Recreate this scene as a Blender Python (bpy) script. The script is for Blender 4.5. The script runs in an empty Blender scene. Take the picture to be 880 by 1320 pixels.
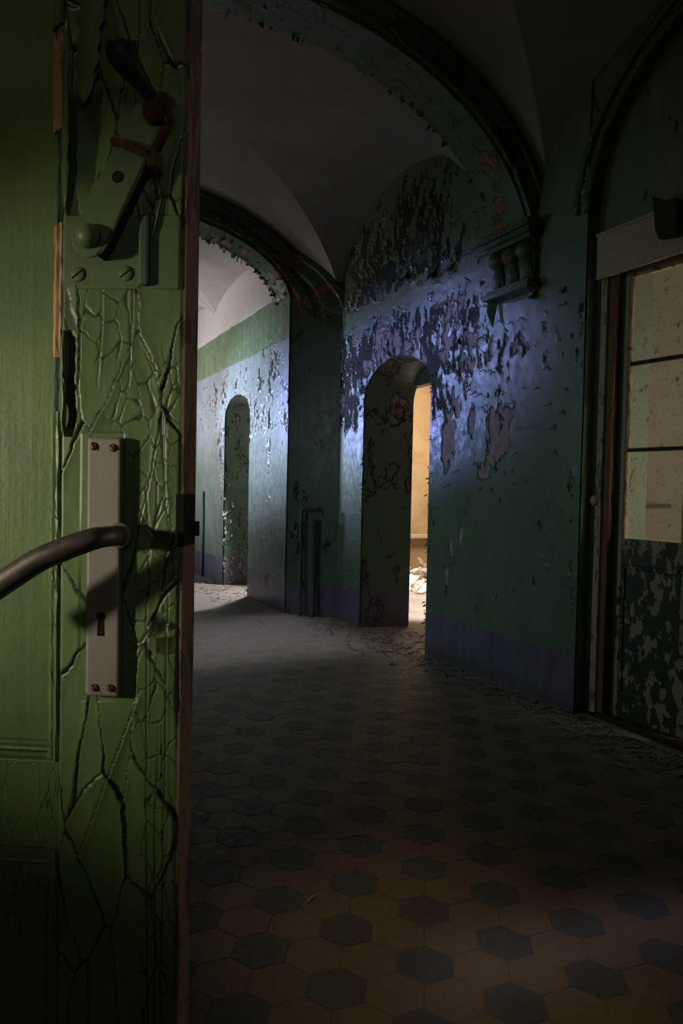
import bpy, bmesh, math, random
import numpy as np
from mathutils import Vector, Matrix
random.seed(7); rng = np.random.RandomState(11)
S = bpy.context.scene; COL = S.collection; PI = math.pi; R = math.radians

# ------------------------------------------------------------------ helpers
def link(name, me, mat=None, parent=None, smooth=False):
    o = bpy.data.objects.new(name, me); COL.objects.link(o)
    if mat is not None:
        for m in (mat if isinstance(mat, (list, tuple)) else [mat]): me.materials.append(m)
    if parent is not None: o.parent = parent
    if smooth: me.polygons.foreach_set('use_smooth', [True]*len(me.polygons))
    return o
def obj(name, bm, mat, parent=None, smooth=False, bevel=0, seg=2, norm=True):
    if norm: bmesh.ops.recalc_face_normals(bm, faces=bm.faces)
    me = bpy.data.meshes.new(name); bm.to_mesh(me); bm.free()
    o = link(name, me, mat, parent, smooth)
    if bevel:
        b = o.modifiers.new('b', 'BEVEL'); b.width = bevel; b.segments = seg; b.limit_method = 'ANGLE'; b.angle_limit = R(35)
    return o
def raw(name, V, F, mat, parent=None, smooth=False):
    me = bpy.data.meshes.new(name); me.from_pydata([tuple(v) for v in V], [], F); me.update()
    return link(name, me, mat, parent, smooth)
def tag(o, label=None, cat=None, group=None, kind=None):
    if label: o['label'] = label
    if cat: o['category'] = cat
    if group: o['group'] = group
    if kind: o['kind'] = kind
    return o
def empty(name, loc, rz=0, **k):
    o = bpy.data.objects.new(name, None); COL.objects.link(o); o.location = loc; o.rotation_euler = (0, 0, rz)
    return tag(o, **k)
def box(bm, x0, x1, y0, y1, z0, z1, M=None):
    vs = [bm.verts.new((x, y, z)) for x in (x0, x1) for y in (y0, y1) for z in (z0, z1)]
    for f in ((0,1,3,2),(4,6,7,5),(0,4,5,1),(2,3,7,6),(0,2,6,4),(1,5,7,3)): bm.faces.new([vs[i] for i in f])
    if M is not None: bmesh.ops.transform(bm, matrix=M, verts=vs)
    return vs
def prism(bm, pts, fn, d0, d1):
    """pts 2-D outline; fn(a,b,d)->xyz"""
    A = [bm.verts.new(fn(a, b, d0)) for a, b in pts]; B = [bm.verts.new(fn(a, b, d1)) for a, b in pts]
    n = len(pts)
    bm.faces.new(A); bm.faces.new(B[::-1])
    for i in range(n): bm.faces.new([A[i], A[(i+1) % n], B[(i+1) % n], B[i]])
    bmesh.ops.triangulate(bm, faces=[f for f in bm.faces if len(f.verts) > 4])
    return A, B
def lathe(bm, prof, M=Matrix(), n=24):
    rings = []
    for r, z in prof:
        rings.append([bm.verts.new(M @ Vector((r*math.cos(2*PI*k/n), r*math.sin(2*PI*k/n), z))) for k in range(n)])
    for a, b in zip(rings, rings[1:]):
        for k in range(n): bm.faces.new([a[k], a[(k+1) % n], b[(k+1) % n], b[k]])
    bm.faces.new(rings[0][::-1]); bm.faces.new(rings[-1])
def tube(bm, pts, rads, n=16, flat=1.0):
    pts = [Vector(p) for p in pts]; rings = []; up = Vector((0, 0, 1)); prev = None
    for i, p in enumerate(pts):
        t = (pts[min(i+1, len(pts)-1)] - pts[max(i-1, 0)]).normalized()
        if prev is None:
            a = t.cross(up if abs(t.z) < .9 else Vector((1, 0, 0))).normalized()
        else: a = (prev - t*prev.dot(t)).normalized()
        prev = a; b = t.cross(a); r = rads[i] if isinstance(rads, (list, tuple)) else rads
        rings.append([bm.verts.new(p + a*r*math.cos(2*PI*k/n) + b*r*flat*math.sin(2*PI*k/n)) for k in range(n)])
    for x, y in zip(rings, rings[1:]):
        for k in range(n): bm.faces.new([x[k], x[(k+1) % n], y[(k+1) % n], y[k]])
    bm.faces.new(rings[0][::-1]); bm.faces.new(rings[-1])
def spline(P, n=8):
    P = [Vector(p) for p in P]; Q = [P[0]*2-P[1]] + P + [P[-1]*2-P[-2]]; out = []
    for i in range(1, len(Q)-2):
        for k in range(n):
            t = k/n; a, b, c, d = Q[i-1:i+3]
            out.append(.5*((2*b)+(-a+c)*t+(2*a-5*b+4*c-d)*t*t+(-a+3*b-3*c+d)*t**3))
    return out + [P[-1]]

# numpy noise -------------------------------------------------------
def vnoise(x, y, seed=0):
    xi = np.floor(x).astype(np.int64); yi = np.floor(y).astype(np.int64); fx = x-xi; fy = y-yi
    fx = fx*fx*(3-2*fx); fy = fy*fy*(3-2*fy)
    def h(a, b):
        n = (a*374761393 + b*668265263 + seed*974634777) & 0x7fffffff
        n = ((n ^ (n >> 13))*1274126177) & 0x7fffffff
        n = ((n ^ (n >> 16))*1911520717) & 0x7fffffff
        return (n & 0xffff)/65535.
    return (h(xi, yi)*(1-fx)+h(xi+1, yi)*fx)*(1-fy) + (h(xi, yi+1)*(1-fx)+h(xi+1, yi+1)*fx)*fy
def fbm(x, y, seed=0, oct=4):
    s = 0; a = 1; t = 0
    for i in range(oct): s = s + a*vnoise(x*2**i+17.3*i, y*2**i-9.1*i, seed+i*31); t += a; a *= .5
    return s/t
def sstep(a, b, x): t = np.clip((x-a)/(b-a), 0, 1); return t*t*(3-2*t)

# ------------------------------------------------------------------ materials
class NT:
    def __init__(s, name):
        s.m = bpy.data.materials.new(name); s.m.use_nodes = True; s.t = s.m.node_tree; s.n = s.t.nodes; s.b = s.n['Principled BSDF']
        s.geo = s.n.new('ShaderNodeNewGeometry')
        s.P = s.geo.outputs['Position']
    def L(s, a, b): s.t.links.new(a, b)
    def put(s, sock, v):
        if hasattr(v, 'is_linked') or isinstance(v, bpy.types.NodeSocket): s.L(v, sock)
        else: sock.default_value = (*v, 1) if (isinstance(v, tuple) and len(v) == 3 and sock.type == 'RGBA') else v
    def local(s):
        s.P = s.n.new('ShaderNodeTexCoord').outputs['Object']; return s
    def map(s, sc=(1, 1, 1), rot=(0, 0, 0)):
        n = s.n.new('ShaderNodeMapping'); n.inputs['Scale'].default_value = sc; n.inputs['Rotation'].default_value = rot
        s.L(s.P, n.inputs['Vector']); return n.outputs[0]
    def noise(s, scale, sc=(1, 1, 1), det=5, rough=.6, dist=0):
        n = s.n.new('ShaderNodeTexNoise'); n.inputs['Scale'].default_value = scale; n.inputs['Detail'].default_value = det
        n.inputs['Roughness'].default_value = rough; n.inputs['Distortion'].default_value = dist
        s.L(s.map(sc), n.inputs['Vector']); return n.outputs['Fac']
    def vor(s, scale, sc=(1, 1, 1), feat='DISTANCE_TO_EDGE', warp=.0):
        n = s.n.new('ShaderNodeTexVoronoi'); n.feature = feat; n.inputs['Scale'].default_value = scale
        v = s.map(sc)
        if warp:
            q = s.n.new('ShaderNodeTexNoise'); q.inputs['Scale'].default_value = scale*1.5; s.L(v, q.inputs['Vector'])
            a = s.n.new('ShaderNodeVectorMath'); a.operation = 'MULTIPLY_ADD'; s.L(q.outputs['Color'], a.inputs[0]); a.inputs[1].default_value = (warp,)*3; s.L(v, a.inputs[2]); v = a.outputs[0]
        s.L(v, n.inputs['Vector']); return n.outputs[0]
    def ramp(s, f, a, b, lo=0., hi=1.):
        n = s.n.new('ShaderNodeMapRange'); n.interpolation_type = 'SMOOTHSTEP'
        s.put(n.inputs[0], f); n.inputs[1].default_value = a; n.inputs[2].default_value = b; n.inputs[3].default_value = lo; n.inputs[4].default_value = hi
        return n.outputs[0]
    def mix(s, f, a, b):
        n = s.n.new('ShaderNodeMix'); n.data_type = 'RGBA'; s.put(n.inputs[0], f); s.put(n.inputs[6], a); s.put(n.inputs[7], b); return n.outputs[2]
    def math(s, op, a, b=0.):
        n = s.n.new('ShaderNodeMath'); n.operation = op; s.put(n.inputs[0], a); s.put(n.inputs[1], b); return n.outputs[0]
    def z(s, i=2):
        n = s.n.new('ShaderNodeSeparateXYZ'); s.L(s.P, n.inputs[0]); return n.outputs[i]
    def attr(s, name):
        n = s.n.new('ShaderNodeAttribute'); n.attribute_name = name; return n.outputs['Fac']
    def bump(s, h, strength=.5, dist=.01, nrm=None):
        n = s.n.new('ShaderNodeBump'); n.inputs['Strength'].default_value = strength; n.inputs['Distance'].default_value = dist
        s.L(h, n.inputs['Height'])
        if nrm is not None: s.L(nrm, n.inputs['Normal'])
        return n.outputs[0]
    def out(s, col, rough=.6, nrm=None, metal=0, spec=None):
        s.put(s.b.inputs['Base Color'], col); s.put(s.b.inputs['Roughness'], rough); s.b.inputs['Metallic'].default_value = metal
        if nrm is not None: s.L(nrm, s.b.inputs['Normal'])
        if spec is not None: s.b.inputs['Specular IOR Level'].default_value = spec
        return s.m

GREEN = (.085, .165, .085); DGREEN = (.045, .085, .05); PINK = (.34, .25, .26); CREAM = (.50, .44, .30)

def wall_paint(name, relief=True, shader_peel=.0, y_top=2.95, white_top=None, grn=((.080, .150, .098), (.105, .185, .125)), upp=((.135, .185, .155), (.17, .215, .175))):
    t = NT(name); z = t.z()
    wob = t.math('MULTIPLY', t.math('SUBTRACT', t.noise(3, det=3), .5), .05)
    zz = t.math('ADD', z, wob)
    n1 = t.noise(2.2); n2 = t.noise(9, (1, 1, .25), det=6)
    green = t.mix(t.ramp(n1, .35, .65), grn[0], grn[1])
    green = t.mix(t.ramp(n2, .5, .72, 0, .45), green, (.15, .17, .11))
    upper = t.mix(t.ramp(n1, .35, .65), upp[0], upp[1])
    olive = t.mix(t.ramp(n2, .35, .65), (.13, .185, .10), (.175, .215, .115))
    c = t.mix(t.ramp(zz, 1.5, 2.2, .15, 1.), green, upper)
    c = t.mix(t.ramp(zz, y_top-.02, y_top+.02), c, olive)
    dado = t.mix(t.ramp(n2, .35, .65), (.105, .10, .155), (.15, .145, .205))
    zs = t.math('ADD', z, t.math('MULTIPLY', wob, .15))
    c = t.mix(t.ramp(zs, .352, .358), dado, c)
    c = t.mix(t.ramp(t.math('SUBTRACT', z, t.math('MULTIPLY', n1, .16)), -.05, .07, .7, 0.), c, (.10, .09, .075))
    if white_top:
        c = t.mix(t.ramp(zz, white_top-.008, white_top+.008), c, (.55, .50, .47))
    fine = t.noise(70, det=3); mid = t.noise(14, det=4)
    if relief: pk = t.attr('peel'); deep = t.attr('deep')
    else:
        v = t.noise(5.5, (1, 1, .6), det=8, rough=.68, dist=.6)
        pk = t.ramp(v, .60-shader_peel, .615-shader_peel); deep = t.ramp(v, .62-shader_peel, .70-shader_peel)
    dark = t.mix(t.ramp(fine, .4, .6), (.014, .012, .009), (.045, .036, .026))  # thin peels: lip shadow and dirt both put into this dark colour
    plast = t.mix(t.ramp(mid, .4, .62), (.32, .24, .25), (.42, .33, .34))
    exp = t.mix(deep, dark, plast)
    c = t.mix(pk, c, exp)
    rough = t.mix(pk, t.mix(t.ramp(mid, .35, .7), (.33,)*3, (.5,)*3), (.9,)*3)
    h = t.math('ADD', t.math('MULTIPLY', mid, .35), t.math('MULTIPLY', fine, .12))
    n = t.bump(h, .30, .012)
    if not relief:
        n = t.bump(t.math('SUBTRACT', 1., pk), .9, .006, n)
    t.out(c, rough, n); return t.m
M_wall = wall_paint('peeling_green_wall_paint')
M_wall2 = wall_paint('peeling_green_wall_paint_far_lit', white_top=3.40, y_top=2.9, grn=((.13, .18, .15), (.17, .22, .18)), upp=((.25, .285, .295), (.30, .34, .35)))  # blue window light partly put into the paler upper colour
M_wallp = wall_paint('chipped_green_wall_paint', relief=False, shader_peel=-.02)
M_wallq = wall_paint('worn_reveal_paint', relief=False, shader_peel=.045)

def arch_paint(name='peeling_arch_paint', th=.575):
    t = NT(name); v = t.noise(5, det=8, rough=.7, dist=.8); w = t.noise(2.1, det=3); f = t.noise(60, det=3)
    green = t.mix(t.noise(6), (.055, .105, .06), (.10, .16, .09))
    pk = t.ramp(v, th, th+.015)
    ex = t.mix(t.ramp(w, .46, .52), (.34, .26, .24), (.36, .15, .07))
    ex = t.mix(t.ramp(v, th+.005, th+.03), (.05, .04, .03), ex)
    c = t.mix(pk, green, ex)
    n = t.bump(t.math('SUBTRACT', t.math('MULTIPLY', f, .2), pk), .9, .012)
    n = t.bump(t.noise(9, det=5), .5, .03, n)
    return t.out(c, t.mix(pk, (.4,)*3, (.9,)*3), n)
M_arch = arch_paint(); M_arch2 = arch_paint('arch_paint_with_bare_brick', .545)
def plaster(name, a, b, stain=(.2, .17, .14)):
    t = NT(name); n = t.noise(1.4, det=6); c = t.mix(t.ramp(n, .35, .65), a, b)
    c = t.mix(t.ramp(t.noise(3.3, det=8, rough=.7), .62, .75, 0, .5), c, stain)
    return t.out(c, .85, t.bump(t.noise(30, det=5), .3, .006))
M_vault = plaster('pale_vault_plaster', (.34, .31, .29), (.41, .375, .35))
M_room = plaster('ochre_room_plaster', (.46, .34, .20), (.66, .52, .34), (.16, .10, .06))
M_white = plaster('whitewashed_plaster', (.62, .56, .45), (.74, .69, .58), (.28, .25, .19))
M_conc = plaster('grey_screed', (.26, .24, .22), (.36, .33, .30))

def floor_mat(name, a, b, speck):
    t = NT(name); n = t.noise(3, det=6); f = t.noise(220, det=2); g = t.noise(28, det=6, rough=.7)
    c = t.mix(t.ramp(n, .3, .7), a, b)
    c = t.mix(t.ramp(f, .5, .62, 0, .5), c, speck)
    c = t.mix(t.ramp(g, .55, .75, 0, .55), c, (.13, .105, .075))
    # dust and plaster dirt trodden over the far half and along the wall foot
    y = t.z(1); x = t.z(0)
    d = t.math('ADD', t.ramp(y, 3.8, 6.6, 0, .78), t.ramp(x, 2.5, 3.25, 0, .6))
    d = t.math('MULTIPLY', d, t.ramp(t.noise(6, det=7, rough=.7), .30, .52, .55, 1.))
    c = t.mix(t.math('MINIMUM', d, .96), c, t.mix(g, (.24, .215, .20), (.33, .30, .28)))
    return t.out(c, t.ramp(g, .3, .7, .42, .75), t.bump(t.math('ADD', g, t.math('MULTIPLY', f, .2)), .5, .003))
M_tile_d = floor_mat('dark_cement_tile', (.062, .068, .064), (.085, .090, .082), (.10, .11, .10))
M_tile_l = floor_mat('tan_cement_tile', (.150, .118, .072), (.185, .148, .095), (.13, .09, .05))
M_grout = floor_mat('floor_grout', (.09, .075, .05), (.12, .10, .07), (.06, .05, .035))

def door_paint(name, relief):
    t = NT(name).local(); n1 = t.noise(9, det=5); g = t.noise(40, (1, 1, .06), det=6); f = t.noise(160, det=3)
    c = t.mix(t.ramp(n1, .35, .65), (.100, .160, .056), (.138, .205, .078))
    c = t.mix(t.ramp(g, .55, .75, 0, .35), c, (.17, .25, .10))
    c = t.mix(t.ramp(t.noise(23, det=7, rough=.7), .62, .72, 0, .5), c, (.05, .075, .03))
    if relief:
        cr = t.attr('crack'); c = t.mix(cr, c, (.012, .012, .007))
        ug = t.attr('under'); c = t.mix(ug, c, (.035, .065, .03))  # darker green inside the sunken patches
        n = t.bump(t.math('ADD', g, t.math('MULTIPLY', f, .3)), .35, .0008)
    elif relief is None:
        c = t.mix(t.ramp(t.noise(90, (1, 1, .12), det=3), .66, .70, 0, .5), c, (.20, .24, .09)); n = t.bump(t.math('ADD', g, t.math('MULTIPLY', f, .3)), .5, .0015)
    else:
        v = t.vor(14, (1, 1, .35), warp=.35); cr = t.ramp(v, .0, .018, 1, 0)
        cr = t.math('MULTIPLY', cr, t.ramp(t.noise(5), .45, .55)); c = t.mix(t.math('MULTIPLY', cr, .7), c, (.015, .015, .01))
        n = t.bump(t.math('SUBTRACT', t.math('MULTIPLY', g, .5), cr), .6, .0015)
    return t.out(c, .42, n)
M_dpan = door_paint('smooth_green_panel_paint', None)
M_dp = door_paint('cracked_green_door_paint', True)
M_dq = door_paint('green_door_panel_paint', False)
def wood(name, a, b, axis=2, paint=None, rough=.7):
    t = NT(name).local(); sc = [1, 1, 1]; sc[axis] = .07
    g = t.noise(60, tuple(sc), det=6, rough=.7); c = t.mix(t.ramp(g, .3, .7), a, b)
    if paint:
        v = t.noise(22, tuple(.4 if i == axis else 1 for i in range(3)), det=7, rough=.68, dist=.7)
        p = t.ramp(v, .44, .455); c = t.mix(p, c, t.mix(t.noise(15), paint, tuple(x*.75 for x in paint)))
        crk = t.ramp(t.vor(30, tuple(.3 if i == axis else 1 for i in range(3)), warp=.4), 0, .03, 1, 0); c = t.mix(t.math('MULTIPLY', crk, .8), c, (.02, .016, .012))
        n = t.bump(t.math('ADD', t.math('MULTIPLY', g, .3), p), .7, .002)
    else: n = t.bump(g, .5, .0015)
    return t.out(c, rough, n)
M_wood = wood('bare_splintered_wood', (.30, .16, .09), (.48, .30, .18))
M_edge = wood('door_edge_wood', (.035, .025, .018), (.09, .06, .04), paint=(.185, .125, .085))
M_edged = wood('dark_green_wood', (.02, .045, .03), (.035, .07, .045))
M_brown = wood('red_brown_frame_wood', (.11, .055, .028), (.19, .095, .045))
M_brownh = wood('red_brown_head_wood', (.16, .065, .025), (.26, .11, .045), axis=1)
M_dark = wood('dark_board_wood', (.015, .01, .008), (.03, .02, .014))
M_wpaint = wood('dirty_white_frame_paint', (.12, .08, .05), (.2, .14, .09), paint=(.50, .42, .29))
M_box = wood('cream_shutter_box_paint', (.40, .34, .25), (.48, .41, .30), axis=1)
def right_door_paint(name='flaking_cream_and_green_paint', off=0.):
    t = NT(name).local()
    v = t.noise(15, (1, 1, .6), det=9, rough=.62, dist=.15)
    cream = t.mix(t.noise(20), (.30, .25, .17), (.42, .36, .26)); dk = t.mix(t.noise(30), (.018, .035, .022), (.035, .055, .035))
    hz = t.math('SUBTRACT', t.ramp(t.z(), .95, 1.12, 0, .10), .02)
    p = t.ramp(t.math('SUBTRACT', v, hz), .475+off, .485+off)
    c = t.mix(p, cream, dk)
    crk = t.ramp(t.vor(26, warp=.4), 0, .035, 1, 0); c = t.mix(t.math('MULTIPLY', crk, .6), c, (.06, .04, .02))
    return t.out(c, .6, t.bump(t.math('SUBTRACT', v, t.math('MULTIPLY', p, .6)), .7, .006))
M_rd = right_door_paint(); M_rs = right_door_paint('cream_stile_paint', .07)
def glass_dirty():
    t = NT('dirty_window_glass').local(); s = t.noise(16, det=8, rough=.75, dist=.4)
    d = t.math('MAXIMUM', t.ramp(s, .61, .65), t.ramp(t.noise(90, det=3), .62, .72, 0, .5)); film = .25
    c = t.mix(d, (.86, .83, .76), (.20, .165, .11))
    t.put(t.b.inputs['Base Color'], c); t.put(t.b.inputs['Transmission Weight'], t.math('MULTIPLY', t.math('SUBTRACT', 1., d), 1-film))
    t.b.inputs['Roughness'].default_value = .12; t.b.inputs['IOR'].default_value = 1.05
    return t.m
M_glass = glass_dirty()
def metal(name, a, b, rough=.45, m=.85, rust=None, th=.6, sc=30):
    t = NT(name).local(); n = t.noise(sc, det=6, rough=.7); c = t.mix(n, a, b)
    if rust: c = t.mix(t.ramp(t.noise(sc*1.3, det=7, rough=.7), th, th+.05), c, rust)
    return t.out(c, t.ramp(n, .3, .7, rough, rough+.2), t.bump(t.noise(sc*6, det=3), .25, .0006), metal=m)
M_plate = metal('dull_aluminium', (.20, .178, .165), (.31, .28, .26), .5, .35, (.16, .09, .05), .68)
M_lever = metal('dark_worn_steel', (.085, .075, .068), (.15, .13, .12), .38, .6)
M_screw = metal('rusty_screw_brass', (.12, .07, .03), (.22, .13, .05), .5, .5, (.10, .04, .015), .5, 200)
M_rust = metal('rusted_iron', (.035, .018, .010), (.075, .036, .018), .8, .2)
M_black = metal('black_worn_iron', (.010, .009, .008), (.022, .019, .016), .45, .2)
M_hole = metal('dark_hole', (.003, .003, .003), (.004, .004, .004), .9, 0)
M_gmetal = metal('green_painted_metal', (.085, .135, .055), (.115, .17, .075), .45, 0, (.14, .06, .02), .66, 60)
M_pipe = metal('green_painted_pipe', (.045, .08, .05), (.07, .11, .07), .45, 0, (.09, .05, .03), .66, 30)
def flake_mat():
    t = NT('fallen_paint_flakes'); n = t.noise(11, det=2)
    c = t.mix(t.ramp(n, .42, .52), (.09, .13, .085), (.28, .25, .21)); return t.out(c, .6)
M_flake = flake_mat()
def simple(name, c, r=.6): t = NT(name); return t.out(t.mix(t.noise(40), c, tuple(x*.7 for x in c)), r)
M_pale = simple('pale_plastic', (.55, .48, .36)); M_rub = simple('pink_white_rubble', (.75, .66, .60), .8)
M_flakepale = simple('pale_torn_paint', (.36, .38, .22), .4)
M_flakedoor = simple('lifted_green_paint', (.105, .185, .06), .45)

# ------------------------------------------------------------------ floor: hexagonal cement tiles
def build_floor():
    th = R(24.7+6.075); yaw = R(24.7); s = .2027*1.35; fl = s/math.sqrt(3)
    F0 = Vector((math.sin(yaw), math.cos(yaw))); R0 = Vector((math.cos(yaw), -math.sin(yaw)))
    O = R0*(.1938*1.35) + F0*(1.562*1.35)
    U = Vector((math.sin(th), math.cos(th)))
    a1 = Vector((math.sin(th+PI/6), math.cos(th+PI/6)))*fl; a2 = Vector((math.sin(th-PI/6), math.cos(th-PI/6)))*fl
    rad = fl/math.sqrt(3); bm = bmesh.new(); g = .0011
    for i in range(-110, 111):
        for j in range(-110, 111):
            c = O + a1*i + a2*j
            if not (-.60 < c.x < 3.35 and -1.7 < c.y < 13.1): continue
            dark = ((i - j) % 3 == 0)
            tx, ty = random.gauss(0, .0035), random.gauss(0, .0035); dz = random.gauss(0, .0004)
            def ring(r, z0, lift):
                o = []
                for k in range(6):
                    d = Vector((math.sin(th+k*PI/3), math.cos(th+k*PI/3)))*r
                    o.append(bm.verts.new((c.x+d.x, c.y+d.y, z0 + (lift and (tx*d.x+ty*d.y+dz)))))
                return o
            far = c.y > 7.6
            A = ring(rad-g-.0015, .0, 1)
            f = bm.faces.new(A); f.material_index = 0 if dark else 1
            if not far:
                B = ring(rad-g, -.0018, 0)
                for k in range(6):
                    q = bm.faces.new([A[k], A[(k+1) % 6], B[(k+1) % 6], B[k]]); q.material_index = f.material_index
    gvs = [bm.verts.new(p) for p in ((-.6, -1.7, -.0016), (3.4, -1.7, -.0016), (3.4, 13.1, -.0016), (-.6, 13.1, -.0016))]
    f = bm.faces.new(gvs); f.material_index = 2
    box(bm, -.6, 3.4, -1.7, 13.1, -.12, -.004)
    for f in list(bm.faces)[-6:]: f.material_index = 2
    o = obj('floor', bm, [M_tile_d, M_tile_l, M_grout])
    return tag(o, 'worn corridor floor of tan cement hexagons with scattered dark hexagons', 'floor', kind='structure')
build_floor()

# ------------------------------------------------------------------ shell
XC = 1.35
def st(o, label, cat='wall'): return tag(o, label, cat, kind='structure')
def archpts(y0, y1, zs, rise, n=20):
    c = (y0+y1)/2; a = (y1-y0)/2
    return [(c-a*math.cos(PI*k/n), zs+rise*math.sin(PI*k/n)) for k in range(n+1)]
def wallopen(name, Y0, Y1, pts, x0, x1, mat, parent=None, back=0.):
    """slab x0..x1 over Y0..Y1 with an arched opening; pts = arch curve left to right, back = shift of the far jamb at the rear"""
    bm = bmesh.new(); a0, a1 = pts[0][0], pts[-1][0]
    box(bm, x0, x1, Y0, a0, 0, TOP)
    vs = box(bm, x0, x1, a1, Y1, 0, TOP)
    for v in vs:
        if v.co.x > x1-.01 and abs(v.co.y-a1) < .01: v.co.y += back
    G = [[bm.verts.new((x, y+(back*((y-a0)/(a1-a0)) if x > x1-.01 else 0), z)) for x, z in ((x0, zz), (x1, zz), (x1, TOP), (x0, TOP))] for y, zz in pts]
    for a, b in zip(G, G[1:]):
        for k in range(4): bm.faces.new([a[k], a[(k+1) % 4], b[(k+1) % 4], b[k]])
    return obj(name, bm, mat, parent)
TOP = 4.55
D1 = (5.30, 6.52, 2.17, .345); D2 = (8.80, 9.90, 2.22, .28)

def relief(name, X, y0, y1, z0, z1, step, inside, dens, mat, parent, seed=1, streak=2.2, extra=None):
    ys = np.arange(y0, y1+step*.5, step); zs = np.arange(z0, z1+step*.5, step); ny, nz = len(ys), len(zs)
    Y, Z = np.meshgrid(ys, zs, indexing='ij'); Y = Y.copy(); Z = Z.copy()
    wy = Y+.05*(fbm(Y*9, Z*9, seed+50)-.5); wz = Z+.05*(fbm(Y*9, Z*9, seed+60)-.5)
    n = fbm(wy*24, wz*24/streak, seed, 5)*.62 + fbm(wy*5.2, wz*5.2/1.5, seed+5, 4)*.38
    m = n - (1-dens(Y, Z))          # >0 : exposed
    if extra is not None: m = np.maximum(m, extra(wy, wz, n))
    peel = sstep(0, .012, m); deep = sstep(.035, .075, m)*sstep(.53, .60, fbm(wy*5.5, wz*3.6, seed+9))*(1-.75*sstep(3.0, 3.2, Z))
    if extra is not None: deep = np.maximum(deep, sstep(.03, .06, extra(wy, wz, n)))
    lipr = fbm(Y*20, Z*20, seed+77, 2)
    lip = np.where(m < 0, np.exp(m/.022), 0)*sstep(.35, .75, lipr)
    # every cluster of cracks pulls the paint skin into shallow hollows
    h = .005*(1-peel) + lip*.017 + .008*(fbm(Y*1.6, Z*1.6, seed+3)-.5) + .0012*(fbm(Y*22, Z*22, seed+4, 2)-.5)
    h += .004*np.exp(-((Z-1.77-.02*(fbm(Y*6, Z*0, seed+8)-.5))/.008)**2)*sstep(.45, .6, fbm(Y*5, Z*2, seed+12))
    h += .0015*sstep(0, .05, Z-2.94-.16*(fbm(Y*3, Z*0, seed+21)-.5)) if y1 < 8 else 0
    edge = np.minimum(np.minimum(Y-y0, y1-Y), .03)/.03
    V = np.stack([X-.004-h, Y, Z], -1).reshape(-1, 3)
    idx = np.arange(ny*nz).reshape(ny, nz)
    q = np.stack([idx[:-1, :-1], idx[:-1, 1:], idx[1:, 1:], idx[1:, :-1]], -1).reshape(-1, 4)
    cy = (Y[:-1, :-1]+step/2).ravel(); cz = (Z[:-1, :-1]+step/2).ravel()
    q = q[~inside(cy, cz)]
    me = bpy.data.meshes.new(name); me.vertices.add(len(V)); me.vertices.foreach_set('co', V.ravel())
    me.loops.add(len(q)*4); me.loops.foreach_set('vertex_index', q.ravel()); me.polygons.add(len(q))
    me.polygons.foreach_set('loop_start', np.arange(len(q))*4); me.polygons.foreach_set('loop_total', np.full(len(q), 4))
    me.update(calc_edges=True)
    for nm, a in (('peel', peel), ('deep', deep)):
        at = me.attributes.new(nm, 'FLOAT', 'POINT'); at.data.foreach_set('value', a.ravel().astype(np.float32))
    o = link(name, me, mat, parent, True)
    return o
def gauss(Y, Z, y, z, sy, sz): return np.exp(-((Y-y)/sy)**2-((Z-z)/sz)**2)

# right wall of the middle bay with the first doorway
w = wallopen('wall_right_middle', 3.55, 7.09, archpts(*D1), 3.225, 3.70, M_wallq, back=-.10)
st(w, 'peeling green plaster wall with dark arched doorway and violet lower band')
def in1(y, z):
    c = (D1[0]+D1[1])/2; a = (D1[1]-D1[0])/2
    return (np.abs(y-c) < a) & (z < D1[2] + D1[3]*np.sqrt(np.clip(1-((y-c)/a)**2, 0, 1)))
def dens1(Y, Z):
    d = .235 + 0*Y
    d += .29*sstep(4.15, 5.0, Y)*sstep(1.75, 2.15, Z)*(1-sstep(2.75, 2.98, Z))
    d += .08*gauss(Y, Z, 6.0, 2.55, .9, .25)
    d += .235*sstep(4.6, 5.4, Y)*sstep(3.02, 3.15, Z)*(1-sstep(3.75, 4.1, Z))
    d += .07*sstep(3.0, 3.2, Z)
    d += .16*gauss(Y, Z, 4.1, 2.3, .5, .22)
    d += .06*gauss(Y, Z, 6.9, 2.0, .35, .5)
    d += .13*gauss(Y, Z, 5.22, 1.6, .07, .8) + .10*gauss(Y, Z, 6.58, .6, .08, .4) + .12*1.7*gauss(Y, Z, 3.59, 1.2, .05, 1.6)
    return d
def ex1(Y, Z, n):
    m = -1+0*Y
    for (y, z, sy, sz) in ((5.02, 1.70, .10, .22), (4.90, 1.98, .06, .07), (4.40, 1.72, .14, .19), (4.30, 1.88, .12, .07), (4.55, 1.48, .07, .08), (4.72, 1.86, .05, .12), (5.0, .62, .025, .12), (4.95, .9, .03, .07), (4.82, 1.0, .02, .1)):
        m = np.maximum(m, .5*(1-((Y-y)/sy)**2-((Z-z)/sz)**2)*.35 + (n-.5)*.8)
    return m
relief('paint_layer', 3.22, 3.55, 7.09, 0.0, 4.4, .0075, in1, dens1, M_wall, w, seed=3, extra=ex1)

bm = bmesh.new(); box(bm, 3.66, 3.76, 5.15, 6.62, 2.33, 2.75); obj('rear_lintel', bm, M_wallq, w)
# chamfered pier between the middle and the far bay
bm = bmesh.new(); prism(bm, [(2.82, 7.50), (3.22, 7.075), (3.72, 7.075), (3.72, 7.9), (2.82, 7.9)], lambda a, b, d: (a, b, d), 0, 3.45)
st(obj('wall_right_pier', bm, M_wallp, bevel=.008), 'dark green chamfered pier between the arched wall bays')

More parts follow.
